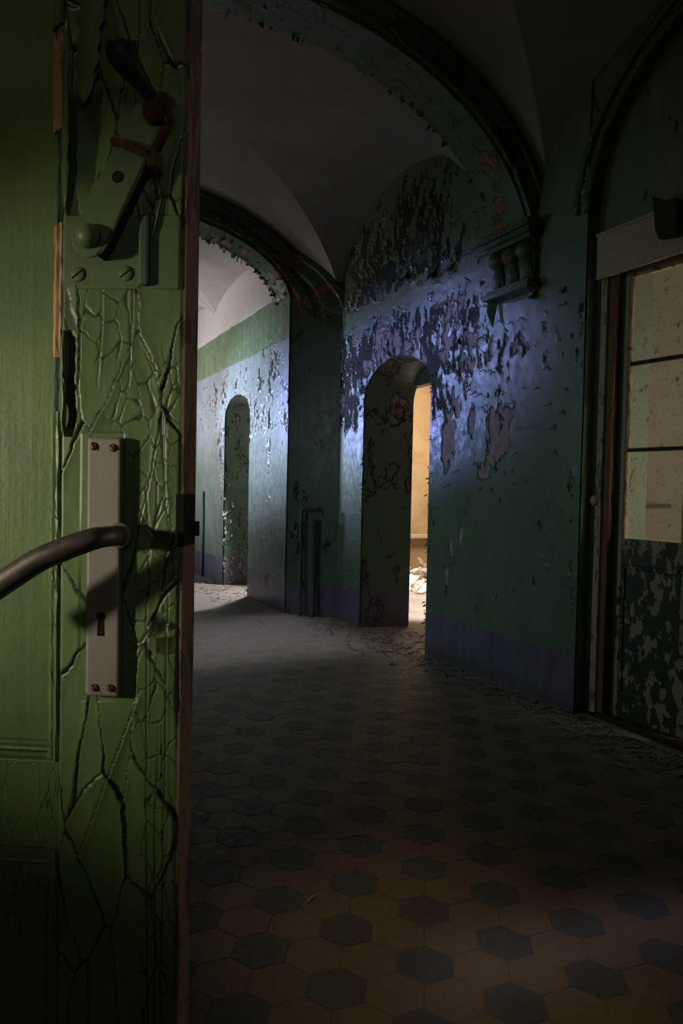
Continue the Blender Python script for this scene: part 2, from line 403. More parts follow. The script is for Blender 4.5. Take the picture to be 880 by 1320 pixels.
# far right wall with the second doorway
w2 = wallopen('wall_right_far', 7.9, 13.0, archpts(*D2), 2.825, 3.40, M_wallq)
st(w2, 'pale blue-lit far green wall with narrow arched doorway')
def in2(y, z):
    c = (D2[0]+D2[1])/2; a = (D2[1]-D2[0])/2
    return (np.abs(y-c) < a) & (z < D2[2] + D2[3]*np.sqrt(np.clip(1-((y-c)/a)**2, 0, 1)))
def dens2(Y, Z):
    d = .245 + 0*Y
    d += .17*sstep(1.7, 2.1, Z)*(1-sstep(2.7, 3.1, Z))
    d += .20*gauss(Y, Z, 10.1, 1.3, .22, 1.0) + .15*gauss(Y, Z, 8.65, 2.1, .3, .4) + .12*gauss(Y, Z, 8.1, 1.6, .06, 1.5)
    return d*(1-sstep(3.36, 3.40, Z)) - .2*sstep(3.36, 3.40, Z)
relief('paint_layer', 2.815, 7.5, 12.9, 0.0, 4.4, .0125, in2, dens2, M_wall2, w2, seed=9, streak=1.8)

# near right wall: shallow arched recess, then the wall that holds the glazed door
RY0, RY1 = 1.30, 3.545
w = wallopen('wall_right_near', -1.7, 3.549, archpts(RY0, RY1, 3.02, .93, 32), 3.22, 3.30, M_wallp)
st(w, 'dark green wall with a shallow arched recess around the glazed door')
bm = bmesh.new(); N = 60
for (ro, xo, th) in ((.0, 3.205, .030), (.075, 3.19, .028)):   # two roll mouldings round the recess arch
    pts = []
    for k in range(N+1):
        a = PI*(.0+k/N); c = (RY0+RY1)/2
        pts.append((xo+.02+.004*math.sin(k*1.7), c-((RY1-RY0)/2+.02+ro)*math.cos(a), 3.02+(.93+ro)*math.sin(a)))
    tube(bm, pts, [th*(.8+.35*random.random()) for _ in pts], 8)
m_ = obj('arch_moulding', bm, M_arch, w, smooth=True)
DY0, DY1, DH = 1.95, 3.50, 2.86
bm = bmesh.new(); box(bm, 3.30, 3.70, -1.7, DY0, 0, TOP); box(bm, 3.30, 3.70, DY1, 3.55, 0, TOP); box(bm, 3.30, 3.70, DY0, DY1, DH, TOP)
obj('recessed_panel', bm, M_wallp, w)

# left wall (behind the open door leaf), back and end walls
bm = bmesh.new()
for (a, b, c, d) in ((-1.7, .30, 0, TOP), (.30, 1.20, 2.25, TOP), (1.20, 5.35, 0, TOP), (5.35, 6.9, 0, .9), (5.35, 6.9, 3.1, TOP), (6.9, 7.9, 0, TOP)): box(bm, -.97, -.52, a, b, c, d)
for (a, b, c, d) in ((7.45, 10.6, 0, TOP), (10.6, 12.2, 0, .8), (10.6, 12.2, 3.2, TOP), (12.2, 13.0, 0, TOP)): box(bm, -.97, -.12, a, b, c, d)
st(obj('wall_left', bm, M_wallp), 'green corridor wall behind the open door leaf')
bm = bmesh.new(); box(bm, -.97, 3.7, 13.0, 13.3, 0, TOP); st(obj('wall_end', bm, M_wallp), 'green end wall closing the corridor')
bm = bmesh.new(); box(bm, -.97, 3.7, -1.9, -1.7, 0, TOP); st(obj('wall_back', bm, M_wallp), 'green wall behind the camera')

# ------------------------------------------------------------------ vaults
def gk(v, k): return (1-math.sqrt(max(0, 1-(k*v)**2)))/(1-math.sqrt(1-k*k))
def vault(name, yA, yB, yc, hl, hw, zs, zc, zl, label, kx=.96, ky=.97, n=72, flip=False):
    bm = bmesh.new(); us = [-1+2*i/n for i in range(n+1)]
    # rows run through the groin exactly: parametrise by (u, v) on a square grid, diagonals are grid lines
    vs = [yc + hl*(-1+2*j/n) for j in range(n+1)]
    ext = ([yA] if yA < vs[0]-.01 else []) + vs + ([yB] if yB > vs[-1]+.01 else [])
    G = []
    for y in ext:
        row = []
        for u0 in us:
            v = min(1, abs(y-yc)/hl); u = abs(u0)
            if v >= u-1e-6: z = zc-(zc-zs)*gk(u, kx)
            else:
                # cross web: its crown falls from the bay centre to the wall lunette
                Pv = zc-(zc-zs)*gk(v, kx); Lv = zl-(zl-zs)*gk(v, ky)
                z = Pv + (u-v)/(1-v)*(Lv-Pv)
            row.append(bm.verts.new((XC+hw*u0, y, z)))
        G.append(row)
    for a, b in zip(G, G[1:]):
        for k in range(n):
            i0, i1, i2, i3 = a[k], a[k+1], b[k+1], b[k]
            # split quads along the groin diagonal
            m = ((k+.5)/n*2-1); yy = ((a[k].co.y+b[k].co.y)/2-yc)/hl
            if m*yy > 0: bm.faces.new([i0, i1, i2]); bm.faces.new([i0, i2, i3])
            else: bm.faces.new([i0, i1, i3]); bm.faces.new([i1, i2, i3])
    o = obj(name, bm, M_vault, norm=False)
    for p in o.data.polygons: p.use_smooth = True
    # sharp groins
    o.data.update()
    try: o.data.set_sharp_from_angle(angle=R(7))
    except Exception: pass
    sd = o.modifiers.new('s', 'SOLIDIFY'); sd.thickness = .08; sd.offset = 1
    return tag(o, label, 'ceiling', kind='structure')
vault('ceiling_near', 1.05, 4.02, 2.55, 1.43, 1.90, 3.34, 4.28, 4.00, 'dark groin vault over the nearest bay')
vault('ceiling_behind', -1.75, 1.05, -.35, 1.40, 1.90, 3.34, 4.28, 4.00, 'groin vault behind the camera position')
vault('ceiling_middle', 4.35, 7.5, 5.80, 1.36, 1.90, 3.25, 4.28, 4.09, 'pale groin vault over the middle bay')
vault('ceiling_far', 7.85, 10.5, 9.2, 1.29, 1.50, 3.68, 4.25, 3.98, 'light groin vault of the far bay beyond the second arch')
vault('ceiling_farthest', 10.5, 13.02, 11.78, 1.27, 1.50, 3.68, 4.25, 3.98, 'light groin vault at the corridor end')
bm = bmesh.new(); box(bm, -.97, 3.72, -1.9, 13.3, TOP, TOP+.1); st(obj('ceiling_slab', bm, M_conc), 'concrete slab above the vaults', 'ceiling')

# ------------------------------------------------------------------ transverse arches
def flake(bm, c, nrm, up, w, h, curl):
    nrm = Vector(nrm).normalized(); up = Vector(up).normalized(); s = nrm.cross(up); c = Vector(c)
    n = 5; rows = []
    jx = [random.uniform(.6, 1.15) for _ in range(n)]
    for i in range(n):
        t = i/(n-1); off = nrm*(curl*h*t*t) + up*(-h*t*(1-.35*curl*t)); 
        wv = w*jx[i]*(1-.45*t); sh = random.uniform(-.1, .1)*w
        rows.append([bm.verts.new(c+off+s*(wv*(q-.5)+sh)+nrm*(curl*.25*h*(abs(q-.5)*2)**2*t)) for q in (0, .5, 1)])
    for a, b in zip(rows, rows[1:]):
        for k in range(2): bm.faces.new([a[k], a[k+1], b[k+1], b[k]])
def tarch(name, label, ya, yb, ai, si, ri, ae, se, re, chamfer=None, seed=0, mat=None, nh=70, hs=.55):
    sec = [(1.12, yb), (0, yb), (0, ya+.055), (.13, ya+.050), (.16, ya+.022), (.36, ya+.020), (.40, ya+.045), (.52, ya+.045), (.56, ya+.008), (.84, ya), (.88, ya-.022), (1.0, ya-.022), (1.12, ya+.02)]
    # subdivide the section so that the chipped relief can live on it
    fine = []
    for i in range(len(sec)-1):
        (t0, q0), (t1, q1) = sec[i], sec[i+1]; m = 8 if abs(q1-q0) > .1 else 2
        for k in range(m): fine.append((t0+(t1-t0)*k/m, q0+(q1-q0)*k/m))
    fine.append(sec[-1]); N = 220; G = []; bm = bmesh.new()
    for i in range(N+1):
        th = PI*i/N; row = []
        pi_ = (XC+ai*math.cos(th), si+ri*math.sin(th)); pe = (XC+ae*math.cos(th), se+re*math.sin(th))
        s = th*ai
        for j, (t, y) in enumerate(fine):
            d = float(fbm(np.array([s*7.]), np.array([j*.45]), seed, 4)[0])
            chip = .05*max(0, d-.60)/.4; x = pi_[0]+(pe[0]-pi_[0])*(t+ (chip*1.2 if t < .3 else 0)); z = pi_[1]+(pe[1]-pi_[1])*(t+(chip*1.2 if t < .3 else 0))
            yy = y + (chip if y < (ya+yb)/2 else 0)+.006*(d-.5)
            if chamfer and x > chamfer and y < ya+.2: yy -= (x-chamfer)*1.06*(1-max(0, (y-ya-.06))/.2 if y > ya+.06 else 1)
            row.append(bm.verts.new((x, yy, z)))
        G.append(row)
    for a, b in zip(G, G[1:]):
        for k in range(len(fine)-1): bm.faces.new([a[k], a[k+1], b[k+1], b[k]])
    o = obj(name, bm, mat or M_arch, smooth=False)
    # ragged skins of paint hanging from the edges of the underside
    bm = bmesh.new()
    for k in range(nh):
        th = random.uniform(.12, 2.0); y = random.choice((yb-.004, yb-.004, random.uniform(ya+.08, yb)))
        x = XC+ai*math.cos(th); z = si+ri*math.sin(th); tn = Vector((-ai*math.sin(th), 0, ri*math.cos(th))).normalized(); nn = Vector((-tn.z, 0, tn.x)); nn = nn if nn.z < 0 else -nn
        flake(bm, Vector((x, y, z))-nn*.004, nn*.6+Vector((0, random.uniform(-.4, .4), 0)), (tn*random.choice((-1, 1))+Vector((0, random.uniform(-1, 1), 0)))*1, hs*random.uniform(.03, .09), hs*random.uniform(.03, .08), random.uniform(.3, 1.0))
    tag(obj('hanging_paint', bm, mat or M_arch, o, smooth=True), kind='stuff')
    return tag(o, label, 'arch', kind='structure')
tarch('arch_near', 'wide moulded green arch with flaking paint over the corbel', 4.00, 4.40, 1.85, 2.80, 1.30, 1.95, 2.87, 1.41, seed=5)
tarch('arch_far', 'moulded green arch with exposed brick on its underside beyond the middle bay', 7.45, 7.90, 1.47, 3.22, .78, 1.95, 2.87, 1.41, chamfer=2.82, seed=8, mat=M_arch2, nh=150, hs=.8)

# ------------------------------------------------------------------ corbel under the near arch
cb = empty('corbel', (3.22, 4.12, 2.66), label='carved green plaster corbel with three scrolls under the near arch', cat='corbel')
def cbox(name, x, ya, yb, za, zb, **k):
    bm = bmesh.new(); box(bm, -x, .012, ya-4.12, yb-4.12, za-2.66, zb-2.66); return obj(name, bm, M_arch, cb, bevel=.006)
cbox('backplate', .05, 3.99, 4.42, 2.70, 3.02)
for (x, d, za, zb) in ((.15, .03, 3.055, 3.10), (.13, .015, 3.02, 3.055), (.11, .0, 2.985, 3.02), (.11, .0, 2.70, 2.725), (.13, .015, 2.66, 2.70)):
    cbox('moulding', x, 3.97-d, 4.43+d, za, zb)
for k in range(3):
    yk = 4.055+k*.150-4.12; bm = bmesh.new()
    bmesh.ops.create_uvsphere(bm, u_segments=20, v_segments=12, radius=1, matrix=Matrix.Translation((-.060, yk, .262)) @ Matrix.Diagonal((.075, .072, .062, 1)))
    sc = obj('scroll', bm, M_arch, cb, smooth=True)
    bm = bmesh.new()
    prof = [(.012, 0), (.04, .015), (.058, .05), (.060, .10), (.046, .15), (.036, .18)]
    lathe(bm, prof, Matrix.Translation((-.045, yk, .055)) @ Matrix.Diagonal((.85, 1, 1, 1)), 18)
    for dy in (-.045, .045):
        tube(bm, spline([(-.04, yk+dy*.3, .19), (-.062, yk+dy, .15), (-.055, yk+dy*1.1, .10), (-.045, yk+dy*.7, .06)], 5), .011, 8)
    obj('drop', bm, M_arch, cb, smooth=True)
bm = bmesh.new()   # broken paint tongue hanging from the left end
V = [(-.03, .33, .06), (-.05, .37, .04), (-.04, .33, -.12), (-.055, .30, -.17), (-.02, .29, .02), (-.07, .35, -.06)]
vs = [bm.verts.new(v) for v in V]
for f in ((0, 1, 5), (0, 5, 4), (4, 5, 3), (5, 2, 3), (1, 2, 5)): bm.faces.new([vs[i] for i in f])
fl = obj('paint_tongue', bm, M_arch, cb); fl.modifiers.new('s', 'SOLIDIFY').thickness = .006

# ------------------------------------------------------------------ curled flakes still hanging on the walls
bm = bmesh.new()
for k in range(330):
    y = random.uniform(4.5, 7.05); z = random.choice([random.uniform(1.9, 2.95), random.uniform(3.0, 3.9)])
    if in1(np.array([y]), np.array([z-.03]))[0]: continue
    a = random.uniform(-.5, .5)
    flake(bm, (3.206, y, z), (-1, 0, random.uniform(0, .3)), (0, math.sin(a), math.cos(a)*random.choice((1, 1, -1))), random.uniform(.012, .035), random.uniform(.02, .065), random.uniform(.3, 1.0))
for k in range(90):
    y = random.choice((5.30, 6.52))+random.uniform(-.012, .012); z = random.uniform(.1, 2.3); a = random.uniform(-1, 1)
    flake(bm, (3.208, y, z), (-1, random.uniform(-.8, .8), 0), (0, math.sin(a), math.cos(a)), random.uniform(.01, .025), random.uniform(.012, .035), random.uniform(.2, .8))
for k in range(60):
    y = random.uniform(3.6, 5.2); z = random.uniform(.4, 2.7); a = random.uniform(-.5, .5)
    flake(bm, (3.206, y, z), (-1, 0, .1), (0, math.sin(a), math.cos(a)), random.uniform(.01, .03), random.uniform(.02, .06), random.uniform(.3, 1))
tag(obj('hanging_paint_flakes', bm, M_wallp, bpy.data.objects['wall_right_middle'], smooth=True), kind='stuff')
for (y, z, w_, h_) in ((4.93, 2.50, .06, .13), (5.30, 3.12, .16, .12), (5.06, 3.10, .2, .09), (5.75, 3.20, .10, .14), (4.05, 2.66, .12, .09), (3.75, 2.62, .07, .05)):
    bm = bmesh.new(); flake(bm, (3.205, y, z), (-1, .15, 0), (0, random.uniform(-.6, .6), 1), w_, h_, .55)
    obj('paint_curl', bm, M_arch, bpy.data.objects['wall_right_middle'], smooth=True)
bm = bmesh.new()
for k in range(150):
    y = random.choice((9.90, 9.90, 8.80))+random.uniform(-.02, .02); z = abs(random.gauss(0, 1))*.9+.08; z = z if z < 2.3 else 1
    a = random.uniform(-1, 1); x = random.uniform(2.80, 3.2)
    flake(bm, (x, y-.004, z), (random.uniform(-.6, .1), -1, 0), (math.sin(a), 0, math.cos(a)), random.uniform(.02, .06), random.uniform(.03, .09), random.uniform(.1, .6))
tag(obj('hanging_paint_flakes', bm, M_flake, bpy.data.objects['wall_right_far'], smooth=True), kind='stuff')

# ------------------------------------------------------------------ fallen flakes on the floor
BIG = []
for k in range(26):
    bm = bmesh.new(); w_, h_ = random.uniform(.03, .07), random.uniform(.03, .09); flake(bm, (0, 0, 0), (0, 0, 1), (0, 1, 0), w_, h_, random.uniform(.2, .6))
    o = obj('paint_flake', bm, M_flake, smooth=True); y = random.uniform(4.2, 7.2) if k % 3 else random.uniform(9.0, 10.3)
    x = random.uniform(2.7, 3.1) if y < 6.7 else random.uniform(2.2, 2.6); o.location = (x, y, .003); BIG.append((x, y)); o.rotation_euler = (R(random.uniform(0, 4)), 0, random.uniform(0, 6))
    o.modifiers.new('s', 'SOLIDIFY').thickness = .0015
    tag(o, 'curled paint flake lying on the floor near the arched doorways', 'paint flake', 'larger fallen paint flakes')
bm = bmesh.new()
def fallen(x, y, s, z=.001):
    if any((x-a)**2+(y-b)**2 < .014 for a, b in BIG): return
    a = random.uniform(0, 2*PI); n = random.choice((4, 5, 6)); c = bm.verts.new((x, y, z+s*random.uniform(.02, .4))); ring = []
    for k in range(n):
        r = s*random.uniform(.5, 1.2); t = a+2*PI*k/n; ring.append(bm.verts.new((x+r*math.cos(t), y+r*math.sin(t), z+s*random.uniform(0, .5))))
    for k in range(n): bm.faces.new([c, ring[k], ring[(k+1) % n]])
def clear(x, y):
    if 7.0 < y < 8 and x > 10.28-y-.03 and x > 2.7: return False
    lim = 3.19 if y < 7.09 else 2.79
    if 5.33 < y < 6.38: lim = 3.7
    if 8.85 < y < 9.85: lim = 3.4
    return x < lim
for k in range(1500):
    y = random.uniform(2.2, 7.3); x = 3.19-abs(random.gauss(0, .16))
    if clear(x, y): fallen(x, y, random.uniform(.006, .022))
for k in range(700):
    y = random.gauss(5.9, .55); x = random.uniform(2.75, 3.68)
    if clear(x, y): fallen(x, y, random.uniform(.006, .028))
for k in range(500):
    y = random.gauss(9.4, .7); x = random.uniform(2.3, 3.3)
    if clear(x, y) and x < 3.38: fallen(x, y, random.uniform(.008, .03))
for k in range(420):
    x = random.uniform(-.3, 3.1); y = random.uniform(1.2, 9.5)
    if clear(x, y) : fallen(x, y, random.uniform(.002, .007))
for k in range(400):
    y = random.uniform(1.9, 3.6); x = 3.28-abs(random.gauss(0, .16)); fallen(min(x, 3.2), y, random.uniform(.006, .02))
for f in bm.faces: pass
tag(obj('paint_debris', bm, M_flake, norm=False), 'fallen paint flakes and plaster crumbs lying along the right wall foot', 'debris', kind='stuff')
bm = bmesh.new(); tube(bm, spline([(0, 0, 0), (.02, .004, .001), (.042, .002, 0)], 4), [.0042, .0045, .004] + [.0042]*6, 8)
o = obj('wood_splinter', bm, M_pale, smooth=True); o.location = (.93, 2.22, .006); o.rotation_euler = (0, 0, R(35))
tag(o, 'tiny pale splinter lying on the floor tiles in the foreground', 'splinter')

# ------------------------------------------------------------------ heating pipes on the pier
pr = empty('heating_pipe', (3.0, 7.28, 0), R(-46.7), label='green painted pipe loop standing against the chamfered pier', cat='pipe')
def ppipe(name, P, r=.018):
    bm = bmesh.new(); tube(bm, spline(P, 6), r, 14); return obj(name, bm, M_pipe, pr, smooth=True)
ppipe('riser', [(-.085, -.045, .0), (-.085, -.045, .6), (-.085, -.045, 1.06), (-.075, -.045, 1.10), (-.05, -.045, 1.12), (.02, -.045, 1.12), (.1, -.045, 1.12)], .017)
ppipe('riser', [(.06, -.045, .0), (.06, -.045, .5), (.06, -.045, 1.02)], .024)
for z in (.35, .95):
    for x in (-.085, .06):
        bm = bmesh.new(); lathe(bm, [(.026, -.012), (.03, 0), (.026, .012)], Matrix.Translation((x, -.045, z)), 16); box(bm, x-.006, x+.006, -.045, .012, z-.008, z+.008)
        obj('clamp', bm, M_pipe, pr)
pr2 = empty('wall_pipe', (2.79, 10.9, 0), label='thin green pipe running up the far wall left of its doorway', cat='pipe')
bm = bmesh.new(); tube(bm, [(0, 0, 0), (0, 0, .6), (0, 0, 1.25)], .02, 12); obj('riser', bm, M_pipe, pr2, smooth=True)
for z in (.3, 1.1): bm = bmesh.new(); box(bm, -.01, .03, -.01, .01, z, z+.02); obj('clamp', bm, M_pipe, pr2)

# ------------------------------------------------------------------ glazed door in the near right wall
fr = empty('door_2', (3.30, 3.50, 0)); st(fr, 'flaking cream and green glazed door with three dirty panes in a brown frame', 'door')
def fbox(name, mat, x0, x1, ya, yb, z0, z1, par=fr, org=(3.30, 3.50), bev=.003):
    bm = bmesh.new(); box(bm, x0-org[0], x1-org[0], ya-org[1], yb-org[1], z0, z1); return obj(name, bm, mat, par, bevel=bev)
fbox('casing', M_wpaint, 3.285, 3.345, 3.452, 3.500, 0, 2.64)
fbox('casing', M_wpaint, 3.285, 3.345, 1.95, 1.998, 0, 2.64)
fbox('frame_post', M_brown, 3.300, 3.42, 3.405, 3.452, 0, 2.64)
fbox('frame_post', M_brown, 3.300, 3.42, 1.998, 2.045, 0, 2.64)
fbox('frame_head', M_brownh, 3.300, 3.46, 1.95, 3.500, 2.64, 2.76)
fbox('threshold_block', M_dark, 3.285, 3.46, 1.95, 3.500, 0, .03)  # block added to stop light leaking under the leaves
# shutter box above
lb = empty('shutter_box', (3.30, 3.50, 2.61), label='cream painted shutter box above the glazed door', cat='shutter box')
bm = bmesh.new(); box(bm, -.055, -.035, -1.50, .005, 0, .262); box(bm, -.035, .0, -1.50, .005, .245, .262); box(bm, -.035, .0, -.012, .005, 0, .262)
obj('front_board', bm, M_box, lb, bevel=.003)
bm = bmesh.new(); box(bm, -.062, -.0551, -1.50, .008, .25, .268); obj('edge_strip', bm, M_box, lb, bevel=.002)
hb = empty('broken_board', (3.23, 3.02, 2.70), label='dark broken board hanging over the end of the cream shutter box', cat='board')
bm = bmesh.new(); prism(bm, [(.03, .24), (-.04, .20), (-.14, .175), (-.14, -.02), (-.02, 0), (.005, .06)], lambda a, b, d: (d, a, b), -.035, -.0); obj('plank', bm, M_dark, hb, bevel=.003)
# leaf
leaf = bpy.data.objects.new('leaf', None); COL.objects.link(leaf); leaf.parent = fr; leaf.location = (.045, -.098, 0); leaf.rotation_euler = (0, 0, R(5.0))
def lbx(name, mat, ya, yb, z0, z1, x0=-.0, x1=.04, par=leaf, bev=.003):
    bm = bmesh.new(); box(bm, x0, x1, -yb, -ya, z0, z1); return obj(name, bm, mat, par, bevel=bev)
W = .545; s1 = .062; s2 = .085; zb, zt = 1.085, 2.60
lbx('stile', M_edged, .0, s1*.55, .02, 2.63); lbx('stile_lip', M_rs, s1*.55, s1, .02, 2.63); lbx('stile', M_rs, W-s2, W, .02, 2.63)
lbx('top_rail', M_wpaint, s1, W-s2, zt, 2.63); lbx('middle_rail', M_rd, s1, W-s2, .93, zb); lbx('bottom_rail', M_rd, s1, W-s2, .02, .16)
lbx('lower_panel', M_rd, s1, W-s2, .16, .93, .012, .028)
for (a, b, z0, z1) in ((s1, s1+.022, .16, .93), (W-s2-.022, W-s2, .16, .93), (s1, W-s2, .908, .93), (s1, W-s2, .16, .182)): lbx('panel_moulding', M_rd, a, b, z0, z1, .002, .016, bev=.004)
lbx('glazing_bead', M_wpaint, s1, s1+.012, zb, zt, .004, .03); lbx('glazing_bead', M_wpaint, W-s2-.012, W-s2, zb, zt, .004, .03)
for i, z in enumerate((1.60, 2.10)): lbx('glazing_bar', M_dark, s1, W-s2, z-.011, z+.011, .006, .034)
zz = [zb, 1.60, 2.10, zt]
for i in range(3): lbx('pane', M_glass, s1+.004, W-s2-.004, zz[i]+.006, zz[i+1]-.006, .017, .021, bev=0)
lbx('handle_plate', M_plate, W-.06, W-.03, 1.0, 1.18, -.006, .0)
for z in (.35, 1.3, 2.3):
    bm = bmesh.new(); lathe(bm, [(.009, -.05), (.009, .05)], Matrix.Translation((-.004, .002, z)), 12); obj('hinge', bm, M_rust, leaf)
leaf2 = bpy.data.objects.new('leaf', None); COL.objects.link(leaf2); leaf2.parent = fr; leaf2.location = (.05, -1.452, 0)
def l2(name, mat, ya, yb, z0, z1, x0=0, x1=.04): 
    bm = bmesh.new(); box(bm, x0, x1, ya, yb, z0, z1); return obj(name, bm, mat, leaf2, bevel=.003)
W2_ = .77
l2('stile', M_rd, 0, .09, .02, 2.63); l2('stile', M_rd, W2_-.09, W2_, .02, 2.63); l2('top_rail', M_wpaint, .09, W2_-.09, 2.58, 2.63); l2('middle_rail', M_rd, .09, W2_-.09, .93, zb); l2('lower_panel', M_rd, .09, W2_-.09, .02, .93, .012, .028)
for z in (1.60, 2.10): l2('glazing_bar', M_dark, .09, W2_-.09, z-.011, z+.011)
for i in range(3): l2('pane', M_glass, .094, W2_-.094, zz[i]+.006, zz[i+1]-.006 if i < 2 else 2.575, .017, .021)
kb = empty('round_knob', (3.30, 3.505, 1.30), label='pale round knob on the wall edge left of the glazed door', cat='knob')
bm = bmesh.new(); lathe(bm, [(.020, 0), (.030, .006), (.032, .018), (.026, .028), (.010, .033)], Matrix.Rotation(R(-90), 4, 'Y'), 24); obj('cap', bm, M_pale, kb, smooth=True)

# room behind the glazed door: whitewashed
bm = bmesh.new(); box(bm, 4.55, 4.70, 1.2, 4.7, 0, 3.4); box(bm, 3.70, 4.7, 4.6, 4.72, 0, 3.4); box(bm, 3.70, 4.7, 1.1, 1.2, 0, 3.4)
box(bm, 3.70, 4.7, 1.1, 4.72, 3.35, 3.45); box(bm, 4.44, 4.56, 4.35, 4.61, 0, 3.35)
st(obj('wall_side_room', bm, M_white), 'whitewashed wall seen through the glazed door panes')
bm = bmesh.new(); box(bm, 3.38, 4.7, 1.1, 4.72, -.1, 0); st(obj('floor_side_room', bm, M_conc), 'screed floor behind the glazed door', 'floor')
bm = bmesh.new(); tube(bm, [(0, -.15, .006), (0, 0, 0), (0, .14, -.003)], .017, 12)
for y in (-.13, .13): tube(bm, [(0, y, 0), (.035, y, 0)], .009, 8)
o = obj('wall_rail', bm, M_rust, smooth=True); o.location = (4.515, 4.20, 1.255); tag(o, 'dark horizontal rail on the white wall behind the lowest glass pane', 'rail')

# ------------------------------------------------------------------ rooms behind the arched doorways
bm = bmesh.new()
box(bm, 3.70, 7.3, 9.70, 9.9, 0, 3.4)
box(bm, 7.2, 7.4, 4.72, 9.9, 0, 3.4); box(bm, 3.70, 7.4, 4.72, 4.85, 0, 3.4); box(bm, 3.70, 7.4, 4.72, 9.9, 3.4, 3.5); box(bm, 3.60, 3.71, 6.62, 9.9, 0, 3.4)
rw = st(obj('wall_sunlit_room', bm, M_room), 'sunlit ochre wall seen through the first arched doorway')
bm = bmesh.new(); box(bm, 3.40, 7.4, 4.72, 9.9, -.1, 0); st(obj('floor_sunlit_room', bm, M_conc), 'bright dusty floor of the sunlit room', 'floor')
bm = bmesh.new(); box(bm, 4.4, 7.0, 9.60, 9.70, .62, .68); o = obj('wall_ledge', bm, M_white, bevel=.008); tag(o, 'bright ledge across the ochre wall of the sunlit room', 'ledge')
bm = bmesh.new()
for k in range(260):
    t = random.random(); x = 5.3+random.gauss(0, .75); y = 9.25-abs(random.gauss(0, .4)); s = random.uniform(.025, .12); 
    if x < 3.85 or x > 7.0: continue
    z = max(0, .45-abs(y-9.4)*.7)*random.random()
    M = Matrix.Translation((x, min(y, 9.45), z+s*.3)) @ Matrix.Rotation(random.uniform(0, 6), 4, Vector((random.random(), random.random(), random.random())).normalized()) @ Matrix.Diagonal((s, s*.7, s*.35, 1))
    bmesh.ops.create_icosphere(bm, subdivisions=1, radius=1, matrix=M)
tag(obj('plaster_rubble', bm, M_rub), 'heap of pinkish white plaster rubble inside the sunlit doorway', 'rubble', kind='stuff')
bm = bmesh.new(); box(bm, 3.40, 3.60, 7.95, 10.8, 0, 0.001)
bm.free()
bm = bmesh.new(); box(bm, 3.40, 5.6, 10.9, 11.0, 0, 3.2); box(bm, 5.5, 5.6, 9.9, 11.0, 0, 3.2); box(bm, 3.4, 5.6, 9.9, 11, 3.2, 3.3); box(bm, 3.40, 3.60, 8.0, 8.78, 0, 3.4); box(bm, 3.40, 3.60, 8.78, 9.92, 2.6, 3.4)
st(obj('wall_far_room', bm, M_white), 'plaster wall of the room behind the far doorway')

# ------------------------------------------------------------------ the open door leaf in the foreground
dr = empty('door_1', (.168, .748, 0), R(-28.7)); st(dr, 'open green door leaf with cracked paint in the left foreground', 'door')
LW = .76; Z0, Z1 = .012, 2.20; TH = .045
def dbox(name, mat, x0, x1, y0, y1, z0, z1, par=dr, bev=.0015):
    bm = bmesh.new(); box(bm, x0, x1, y0, y1, z0, z1); return obj(name, bm, mat, par, bevel=bev)
